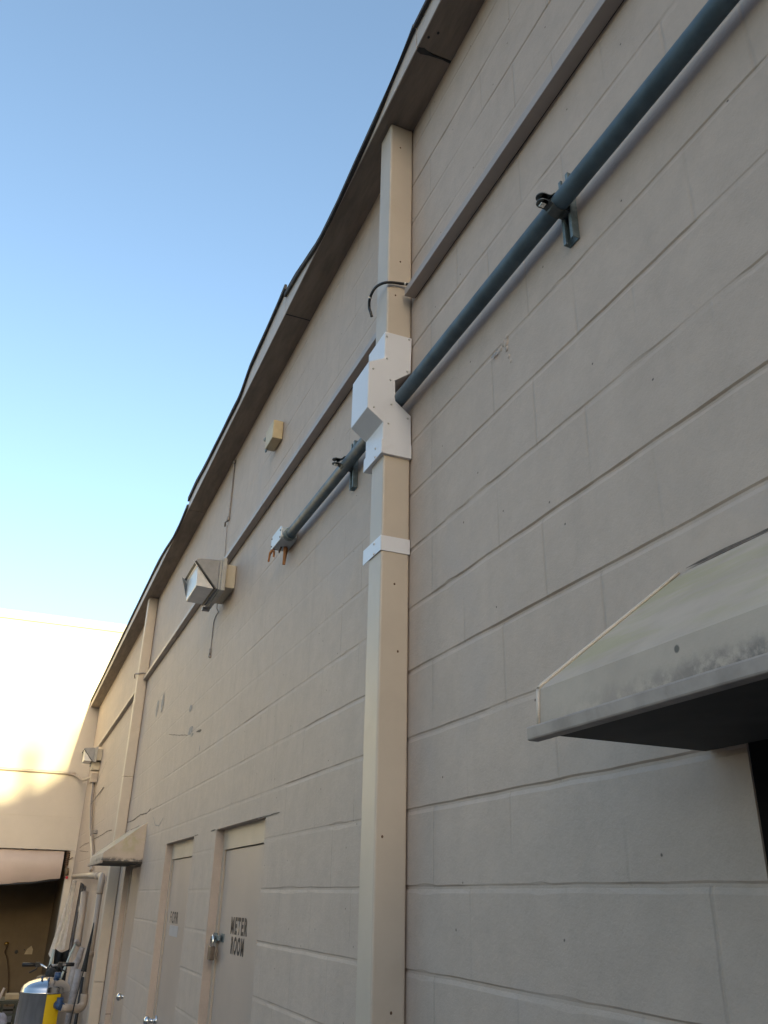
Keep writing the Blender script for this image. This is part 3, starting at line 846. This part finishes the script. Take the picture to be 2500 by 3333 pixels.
f1 = MB(); f1.box(-0.10, -0.002, 13.62, 13.78, 3.30, 3.43, 0.006); part('box_body', f1, PVC, fx)
f2 = MB(); f2.box(-0.115, -0.003, 13.55, 13.75, 3.47, 3.585, 0.006); part('upper_box', f2, YBOXP, fx)
cq = MB(); cq.tube([(-3.5, YF - 0.03, 3.645), (-0.5, YF - 0.03, 3.645), (-0.30, YF - 0.03, 3.640), (-0.18, YF - 0.06, 3.60), (-0.10, YF - 0.3, 3.52), (-0.07, 14.6, 3.46), (-0.06, 13.8, 3.40)], 0.022, 12, smooth_n=5)
cq.tube([(-0.035, 13.75, 3.31), (-0.035, 13.35, 2.9), (-0.035, 12.9, 2.6), (-0.035, 12.15, 2.27), (-0.035, 11.9, 2.06)], 0.022, 12, smooth_n=4)
solo('wall_pipe', cq, PVC, 'thin cream pipe crossing the end wall then running down by the corner', 'pipe', (-0.05, 13.6, 2.1))
cw = MB(); cw.tube([(-0.06, 13.6, 3.3), (-0.062, 13.3, 2.95), (-0.06, 12.95, 2.72), (-0.065, 12.7, 2.60), (-0.06, 12.5, 2.5)], 0.009, 6, smooth_n=4); cw.tube([(-0.062, 13.3, 2.97), (-0.02, 12.9, 3.05), (-0.01, 12.3, 3.10)], 0.007, 6, smooth_n=4); cw.box(-0.05, -0.004, 12.25, 12.42, 2.52, 2.56)
solo('twisted_wire', cw, WIRE, 'twisted grey wire tangled round the thin cream corner pipe', 'wire', (-0.05, 13, 2.6))

# ------------------------------------------------------------------ cream waste pipe by the far downspout
wp = thing('waste_pipe', 'fat cream pipe turning down beside the far downspout and back to the steel tank', 'pipe', (-0.13, 9.7, 0))
q1 = MB(); q1.tube([(-0.13, 13.4, 2.010), (-0.13, 11, 1.985), (-0.13, 9.62, 1.965)], 0.031, 16)
q1.tube([(-0.13, 9.62, 1.965), (-0.13, 9.50, 1.955), (-0.13, 9.45, 1.90), (-0.13, 9.45, 1.80)], 0.032, 16, smooth_n=4)
q1.tube([(-0.13, 9.45, 1.82), (-0.13, 9.45, 0.92)], 0.0275, 16)
q1.tube([(-0.13, 9.45, 0.94), (-0.13, 9.45, 0.86), (-0.16, 9.43, 0.825), (-0.22, 9.40, 0.82)], 0.037, 16, smooth_n=4)
q1.tube([(-0.20, 9.41, 0.82), (-0.335, 9.34, 0.845)], 0.034, 16)
part('pipe_run', q1, PVC, wp)
q2 = MB()
for z in (1.88, 1.30): q2.tube([(-0.13, 9.45, z), (-0.13, 9.45, z - 0.05)], 0.0325, 16)
q2.tube([(-0.13, 9.95, 1.970), (-0.13, 9.85, 1.968)], 0.037, 16)
pieces('coupling', q2, PVC, wp)

# ------------------------------------------------------------------ the building at the end of the alley
fb = thing('end_building', 'tall cream building closing the end of the alley, its upper wall in full sunlight', 'building', (0, YF, 0))
XL, BX0, BX1, BZ = -9.0, -0.90, -0.10, 2.44
fw = MB()
def slab(x0, x1, z0, z1): fw.box(x0, x1, YF, YF + 0.25, z0, z1)
slab(XL, 9.0, 2.9475, 6.185); slab(XL, 9.0, BZ, 2.9415); slab(XL, -3.2, 0, BZ - .002); slab(BX1, 9.0, 0, BZ - .002)
fw.box(XL, 9.0, YF + 0.006, YF + 0.24, 2.9415, 2.9475); fw.box(XL, 9.0, YF + 0.02, YF + 0.24, 6.185, 6.195)
fw.box(XL, 9.0, YF - 0.012, YF + 0.26, 6.195, 6.345)
fw.box(XL, 9.0, YF + 3.4, YF + 9, 0, 6.1); fw.box(XL, 9, YF + .26, YF + 3.4, 5.9, 6.1); fw.box(XL, 9, YF + .26, YF + 3.4, 2.75, 2.85)
part('wall', fw, FARW, fb)
by = MB()
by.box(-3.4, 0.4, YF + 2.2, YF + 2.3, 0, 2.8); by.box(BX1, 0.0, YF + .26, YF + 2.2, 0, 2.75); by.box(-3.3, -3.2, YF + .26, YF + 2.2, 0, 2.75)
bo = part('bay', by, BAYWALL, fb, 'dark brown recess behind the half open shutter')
pt_ = MB(); YB = YF + 2.2
pt_.prism([(-0.44, 0.80), (-0.31, 0.80), (-0.31, 0.88), (-0.345, 0.935), (-0.41, 0.88)], 1, YB - 0.004, YB + 0.001); part('bare_patch', pt_, PALEPATCH, bo)
hp = MB(); hp.ball((-0.577, YB, 0.838), 0.032, 10, (1, .2, 1)); hp.ball((-0.45, YB, 0.872), 0.012, 8, (1, .2, 1)); pieces('hole', hp, DARKM, bo)
rs = thing('rolling_shutter', 'pinkish roll up shutter hanging half open over the dark bay', 'shutter', (-1.5, YF + .1, 2))
sm_ = MB(); n = 14; prev = None
for i in range(n + 1):
    t = i / n; row = []
    for k in range(21):
        x = -3.3 + (BX1 - 0.075 + 3.3) * k / 20
        zb = 2.015 - 0.125 * min(1.0, (BX1 - .05 - x) / 1.0) - 0.006 * math.sin(k * 1.9)
        z = 2.425 + (zb - 2.425) * t
        yb = YF + 0.10 - 0.10 * math.sin(math.pi * (0.15 + 0.75 * t)) + 0.01 * noise.noise((x * 2, t * 3, 0))
        row.append(sm_.v((x, yb, z)))
    if prev:
        for k in range(20):
            f = sm_.bm.faces.new([prev[k], prev[k + 1], row[k + 1], row[k]]); f.smooth = True
    prev = row
part('curtain', sm_, SHUTTER, rs)
bb = MB(); bb.tube([(-3.3, YF + .05, 1.895), (-1.1, YF + 0.05, 1.893), (-0.6, YF + .05, 1.935), (-0.2, YF + .05, 1.995)], 0.012, 8); part('bottom_bar', bb, DARKM, rs)
sp = MB(); sp.tube([(-0.115 + 0.026 * math.cos(k * 0.75), YF - 0.02 + 0.026 * math.sin(k * 0.75), 2.42 - k * 0.0034) for k in range(64)], 0.007, 6)
sp.tube([(-0.115, YF - .02, 2.43), (-0.115, YF - .02, 2.02)], 0.012, 8); sp.tube([(-0.09, YF - .02, 2.30), (-0.035, YF - .03, 2.335)], 0.007, 6)
part('spring', sp, RUST, rs)
can = MB(); can.tube([(-0.10, YF - .03, 2.17), (-0.085, YF - .03, 2.06)], 0.033, 12); part('spring_anchor', can, BAYWALL, rs)
clips = MB()
for x in (-0.83, -0.62): clips.ball((x, YF - .008, 2.447), 0.018, 6, (1.4, .5, .6))
pieces('clip', clips, STICK, rs)
rb = MB(); rb.ball((-0.078, YF - .06, 2.028), 0.022, 10); part('red_knob', rb, REDB, rs)
tp_ = thing('wall_tap', 'shiny brass tap with a brown hose hanging from it on the bay wall', 'tap', (-0.76, YB - .05, 0.97))
t1 = MB(); t1.ball((-0.765, YB - 0.06, 0.972), 0.032, 12, (1.2, 1, .9)); t1.tube([(-0.765, YB - .0, 0.972), (-0.765, YB - .1, .965)], 0.014, 10); t1.tube([(-0.80, YB - .06, 0.955), (-0.73, YB - .06, 0.99)], 0.008, 8); part('tap_body', t1, BRASS, tp_)
t2 = MB(); t2.tube([(-0.765, YB - .1, .965), (-0.752, YB - .08, 0.90), (-0.765, YB - .05, 0.84), (-0.72, YB - .04, 0.77), (-0.683, YB - .04, 0.68), (-0.625, YB - .04, 0.43), (-0.57, YB - .04, 0.02)], 0.014, 8, smooth_n=4); part('hose', t2, HOSE, tp_)

# ------------------------------------------------------------------ things kept in the corner
TX_, TY_ = -0.478, 9.60
tk = thing('steel_tank', 'domed stainless steel tank with a broad yellow label', 'tank', (TX_, TY_, 0))
rt = 0.222
pr_ = [(0.0, 0.02), (rt - .03, 0.02), (rt, 0.05), (rt, 0.3), (rt, 0.6), (rt, 0.945), (rt + .003, 0.948), (rt + .003, 0.958), (rt, 0.961), (rt - .004, 0.99), (rt - .02, 1.012), (rt - .06, 1.037), (rt - .12, 1.058), (0.05, 1.069), (0.0, 1.071)]
tb_ = MB(); tb_.lathe(pr_, TX_, TY_, 48); to = part('tank_body', tb_, STEEL, tk)
lb_ = MB(); lb_.lathe([(rt + .0035, 0.1), (rt + .0035, 0.944)], TX_, TY_, 14, R(-90 + 2), R(-90 + 36)); part('label_panel', lb_, YELLOW, tk)
vl = MB(); vl.tube([(TX_ + .09, TY_, 1.06), (TX_ + .09, TY_, 1.11)], 0.03, 12); vl.tube([(TX_ - .05, TY_ - .1, 1.04), (TX_ - .05, TY_ - .1, 1.085)], 0.010, 8); vl.tube([(TX_ + .01, TY_ - .12, 1.04), (TX_ + .01, TY_ - .12, 1.075)], 0.008, 8); pieces('valve', vl, BLUEM, tk)
ft = MB(); ft.tube([(TX_ + .10, TY_ - .18, 0.86), (TX_ + .15, TY_ - .28, 0.85)], 0.034, 12); ft.tube([(TX_ + .13, TY_ - .235, 0.83), (TX_ + .13, TY_ - .235, 0.92)], 0.03, 12); part('inlet_fitting', ft, BLUEM, tk)

bk = thing('bicycle', 'bicycle parked behind the steel tank with its handlebar showing', 'bicycle', (-0.45, 10.3, 0))
BXc = -0.44
def wheel(y):
    w_ = MB(); w_.ring((BXc, y, 0.335), 0.315, 0.018, 0, 36, 8); o = part('wheel', w_, RUBBER, bk)
    h2 = MB(); h2.tube([(BXc - .05, y, 0.335), (BXc + .05, y, 0.335)], 0.018, 10)
    for k in range(12): h2.tube([(BXc + .02 * (-1) ** k, y, 0.335), (BXc, y + 0.3 * math.cos(k * math.pi / 6), 0.335 + 0.3 * math.sin(k * math.pi / 6))], 0.0015, 4)
    h2.ring((BXc, y, 0.335), 0.295, 0.008, 0, 36, 6); part('rim', h2, CHROME, o)
wheel(10.22); wheel(11.27)
frm = MB()
hd, bbk, stt, rax = (BXc, 10.42, 0.88), (BXc, 10.85, 0.30), (BXc, 10.98, 0.82), (BXc, 11.27, 0.335)
for a, b, r_ in ((hd, bbk, .018), (hd, stt, .016), (bbk, stt, .016), (bbk, rax, .010), (stt, rax, .008), (hd, (BXc, 10.47, 0.74), .02)): frm.tube([a, b], r_, 10)
for s in (-.055, .055): frm.tube([(BXc + s * .6, 10.46, 0.72), (BXc + s, 10.36, 0.6), (BXc + s, 10.22, 0.335)], .012, 8)
frm.tube([(BXc, 10.42, 0.88), (BXc, 10.38, 1.09)], 0.014, 10)
part('frame', frm, DARKM, bk)
hbm = MB(); hbm.tube([(-0.69, 10.36, 1.127), (-0.53, 10.33, 1.125), (-0.485, 10.31, 1.112), (-0.455, 10.30, 1.098), (-0.425, 10.31, 1.110), (-0.37, 10.32, 1.122), (-0.20, 10.36, 1.128)], 0.0115, 10, smooth_n=4); hbo = part('handlebar', hbm, CHROME, bk)
for x0, x1 in ((-0.695, -0.56), (-0.325, -0.19)):
    gm = MB(); gm.tube([(x0, 10.36, 1.127), (x1, 10.335, 1.126)], [0.020, 0.017], 12); part('grip', gm, RUBBER, hbo)
for s, x in ((-1, -0.55), (1, -0.33)):
    lv = MB(); lv.tube([(x, 10.33, 1.115), (x + .01 * s, 10.27, 1.09), (x + 0.07 * s, 10.25, 1.060)], 0.007, 8); lv.box(x - .022, x + .022, 10.30, 10.35, 1.105, 1.15, .004); part('brake_lever', lv, DARKM, hbo)
sd = MB(); sd.ball((BXc, 11.02, 0.95), 0.1, 14, (0.75, 1.3, 0.35)); sd.tube([(BXc, 10.98, .82), (BXc, 11.0, .93)], 0.013, 8); part('saddle', sd, RUBBER, bk)
bg_ = thing('black_bag', 'black cloth bag slung over the handlebar of the bicycle', 'bag', (-0.41, 10.2, 1.0))
b_ = MB(); b_.ball((-0.415, 10.20, 1.055), 0.075, 14, (0.75, .8, 0.72)); b_.tube([(-0.45, 10.2, 1.09), (-0.43, 10.28, 1.13), (-0.40, 10.22, 1.09)], 0.008, 8, smooth_n=3); part('bag_body', b_, DARKCLOTH, bg_)

# hanging canvas and leaning odds and ends along the wall
cv = MB(); prev = None; ny, nx_ = 18, 22
for i in range(ny + 1):
    t = i / ny
    xl = -0.190 + (-0.335 + 0.190) * t ** 1.15; xr = -0.135 + (-0.150 + 0.135) * t
    row = []
    for k in range(nx_ + 1):
        s = k / nx_
        zb = 1.10 - 0.055 * math.sin(math.pi * min(1, s * 2.2)) * (s < .45) + 0.05 * s
        z = 1.950 + (zb - 1.950) * t
        row.append(cv.v((xl + (xr - xl) * s, 12.6 + 0.011 * math.sin(s * 17 + t * 1.2) * (0.35 + t) + 0.006 * math.sin(s * 41) + 0.05 * s, z)))
    if prev:
        for k in range(nx_):
            f = cv.bm.faces.new([prev[k], prev[k + 1], row[k + 1], row[k]]); f.smooth = True
    prev = row
bmesh.ops.solidify(cv.bm, geom=cv.bm.faces[:], thickness=0.006)
solo('canvas_sheet', cv, CLOTH, 'white canvas sheet hanging in folds at the edge of the dark bay', 'sheet', (-0.2, 12.6, 1.05))
dt = MB(); prev = None
for i in range(11):
    t = i / 10; row = []
    for k in range(13):
        s = k / 12
        row.append(dt.v((-0.115 + 0.085 * s - 0.02 * t, 12.2 + 0.03 * math.sin(s * 15) + .05 * s, 1.93 + (1.15 - 1.93) * t - .05 * s)))
    if prev:
        for k in range(12): f = dt.bm.faces.new([prev[k], prev[k + 1], row[k + 1], row[k]]); f.smooth = True
    prev = row
bmesh.ops.solidify(dt.bm, geom=dt.bm.faces[:], thickness=0.006)
solo('grey_sheet', dt, GREYTARP, 'soiled grey sheet hanging behind the white canvas sheet', 'sheet', (-0.08, 12.2, 1.1))
vp = MB(); vp.tube([(-0.08, 11.70, 0), (-0.08, 11.72, 1.55), (-0.08, 11.8, 1.815)], 0.042, 14); vp.tube([(-0.08, 11.76, 1.60), (-0.08, 11.76, 1.66)], 0.048, 14)
solo('standpipe', vp, PVC, 'capped cream standpipe against the wall beside the hanging sheets', 'pipe', (-0.08, 11.7, 0))
um = thing('closed_umbrella', 'closed black umbrella propped point upwards against the fat cream waste pipe', 'umbrella', (-0.17, 9.37, .9))
u1 = MB(); u1.tube([(-0.150, 9.385, 1.545), (-0.154, 9.38, 1.45), (-0.165, 9.37, 1.32), (-0.174, 9.365, 1.20), (-0.180, 9.36, 1.13)], [0.004, 0.027], 10); part('umbrella_cloth', u1, DARKCLOTH, um)
u2 = MB(); u2.tube([(-0.18, 9.36, 1.14), (-0.215, 9.33, 0.9), (-0.30, 9.28, 0.01)], 0.006, 8); part('shaft', u2, DARKM, um)
mp_ = thing('mop', 'upturned mop with a grey head leaning beside the bicycle', 'mop', (-0.2, 11, 0))
m1 = MB(); m1.tube([(-0.155, 11.05, 1.28), (-0.19, 11.0, 1.20), (-0.262, 11.0, 0.93), (-0.40, 10.98, 0.01)], 0.0125, 8); part('pole', m1, TEAL, mp_)
m2 = MB(); m2.tube([(-0.165, 11.02, 1.318), (-0.15, 11.03, 1.312), (-0.112, 11.06, 1.272)], [0.018, 0.024], 10); part('mop_head', m2, GREYTARP, mp_)
for (p, q_, r_, lab) in (((-0.075, 11.05, 1.25), (-0.135, 11.0, 0.98), 0.050, 'crumpled grey tarpaulin roll with its top by the mop head'),):
    tr = MB(); tr.tube([p, (-0.10, 11.05, 1.12), q_, (-0.17, 10.95, 0.01)], [r_ * .6, r_], 12, smooth_n=3); solo('tarpaulin_roll', tr, GREYTARP, lab, 'tarpaulin', (-0.12, 11, 0))
tu = MB(); tu.tube([(-0.085, 10.9, 1.045), (-0.115, 10.88, 0.70), (-0.16, 10.85, 0.01)], 0.038, 14); solo('grey_tube', tu, GREYTARP, 'straight grey tube leaning on the wall behind the steel tank', 'tube', (-0.1, 10.9, 0))
tu2 = MB(); tu2.tube([(-0.045, 10.75, 0.98), (-0.07, 10.7, 0.01)], 0.018, 10); solo('dark_pole', tu2, DARKM, 'dark pole leaning on the wall behind the waste pipe', 'pole', (-0.06, 10.7, 0))
tl1 = MB(); tl1.tube([(-0.300, 12.2, 1.17), (-0.325, 12.2, 0.9), (-0.37, 12.1, 0.01)], 0.020, 10); solo('teal_pole', tl1, TEAL, 'pale teal pole standing under the white canvas sheet', 'pole', (-0.33, 12.2, 0))
dk_ = MB(); prev = None
for i in range(9):
    t = i / 8; row = []
    for k in range(11):
        s = k / 10
        row.append(dk_.v((-0.30 + 0.16 * s + .02 * t, 12.0 + 0.04 * math.sin(s * 11 + t * 2), 1.19 - 0.04 * math.sin(s * 3.1) + (0.55 - 1.19) * t)))
    if prev:
        for k in range(10): f = dk_.bm.faces.new([prev[k], prev[k + 1], row[k + 1], row[k]]); f.smooth = True
    prev = row
bmesh.ops.solidify(dk_.bm, geom=dk_.bm.faces[:], thickness=0.02)
solo('black_coat', dk_, DARKCLOTH, 'black coat hanging below the white canvas sheet, also darkening the gaps there', 'coat', (-0.22, 12, .6))  # cloth made larger so its black also stands for shaded gaps around it

# crate, carton, bag and stick in the bottom corner of the photo
crt = MB()
for z in (0.05, 0.18, 0.31, 0.44, 0.57, 0.68): 
    crt.box(-1.25, -0.64, 11.35, 11.37, z, z + .02); crt.box(-1.25, -0.64, 11.78, 11.80, z, z + .02); crt.box(-.66, -.64, 11.37, 11.78, z, z + .02)
for x in (-1.25, -1.1, -0.95, -0.8, -0.66):
    crt.box(x, x + .018, 11.338, 11.349, 0, 0.70); crt.box(x, x + .018, 11.801, 11.812, 0, 0.70)
crt.box(-1.25, -0.64, 11.35, 11.80, 0.702, 0.712)
solo('wire_crate', crt, CRATE, 'tall dark wire crate standing left of the steel tank', 'crate', (-.95, 11.57, 0))
cx_ = thing('carton', 'open tan carton lying on top of the dark wire crate', 'box', (-.70, 11.55, .712))
c1 = MB(); c1.box(-0.775, -0.635, 11.45, 11.65, 0.714, 0.762, .002); part('carton_body', c1, CARD, cx_)
c2 = MB(); c2.prism([(-0.635, .715), (-0.628, .715), (-0.605, .80), (-0.612, .80)], 1, 11.45, 11.65); part('flap', c2, STICK, cx_)
bgm = MB(); bmesh.ops.create_icosphere(bgm.bm, subdivisions=4, radius=0.17)
for v in bgm.bm.verts:
    n_ = noise.fractal(v.co * 9, 0.8, 2.0, 4)
    v.co = v.co * (1 + 0.16 * n_); v.co.z *= 1.9; v.co += Vector((-0.86, 10.75, 0.35))
for f in bgm.bm.faces: f.smooth = True
solo('plastic_bag', bgm, PLASTIC, 'bulging milky plastic sack at the left edge before the dark crate', 'bag', (-.86, 10.75, 0))
sk = MB(); sk.tube([(-0.805, 11.25, 0.845), (-0.95, 11.25, 0.40), (-1.08, 11.25, 0.0)], 0.014, 8); solo('stick', sk, WOOD, 'pale wooden stick leaning across the front of the dark crate', 'stick', (-0.95, 11.25, 0))

# ------------------------------------------------------------------ an unseen building behind the camera, its roof line shaped to shade the lower end wall
YB2 = -25.0
SH = YF - YB2
def back(x, z): return (x - SX * SH, z + math.tan(SUN_EL) * SH)
outl = [back(-16, 3.0), back(-2.4, 3.05), back(-1.31, 3.17), back(-0.77, 3.40), back(-0.44, 3.66), back(-0.33, 4.0), back(-0.26, 4.4), back(4, 6.0)]
nb = thing('shadow_building', 'unseen brick building behind the photographer, roof line shaped to shade the end wall', 'building', (-3, YB2, 0))
w1_ = MB(); w1_.prism([(outl[0][0], 0.0)] + outl + [(outl[-1][0], 0.0)], 1, YB2 - 6, YB2); part('wall', w1_, BRICKM, nb)
chx = back(-0.95, 4.10)
c_ = MB(); c_.box(chx[0] - .09, chx[0] + .09, YB2 - 1.2, YB2 - .4, 5, chx[1]); part('chimney', c_, BRICKM, nb)

ow = thing('occluder_wall', 'unseen low dull brick wall added across the alley to block low sky light', 'wall', (-6.1, 8, 0))  # added out of view to keep low sky light off the block wall
o1 = MB(); o1.box(-6.3, -6.0, 2.05, YF - .02, 0, 1.2); part('wall_face', o1, BRICKM, ow)
o2 = MB(); o2.box(-6.35, -5.95, 2.05, YF - .02, 1.201, 1.27); part('coping', o2, CONC, ow)
gr = thing('occluder_box', 'unseen flat topped brick box added left of the photographer to darken the near wall', 'building', (-7, -5, 0))  # occluder added out of view so the near end of the wall darkens
o3 = MB(); o3.box(-9.5, -5.2, -13, 0.0, 0, 2.5); part('wall', o3, BRICKM, gr)
o4 = MB(); o4.box(-9.6, -5.1, -13.1, 0.06, 2.501, 2.62); part('roof', o4, ROOFING, gr)
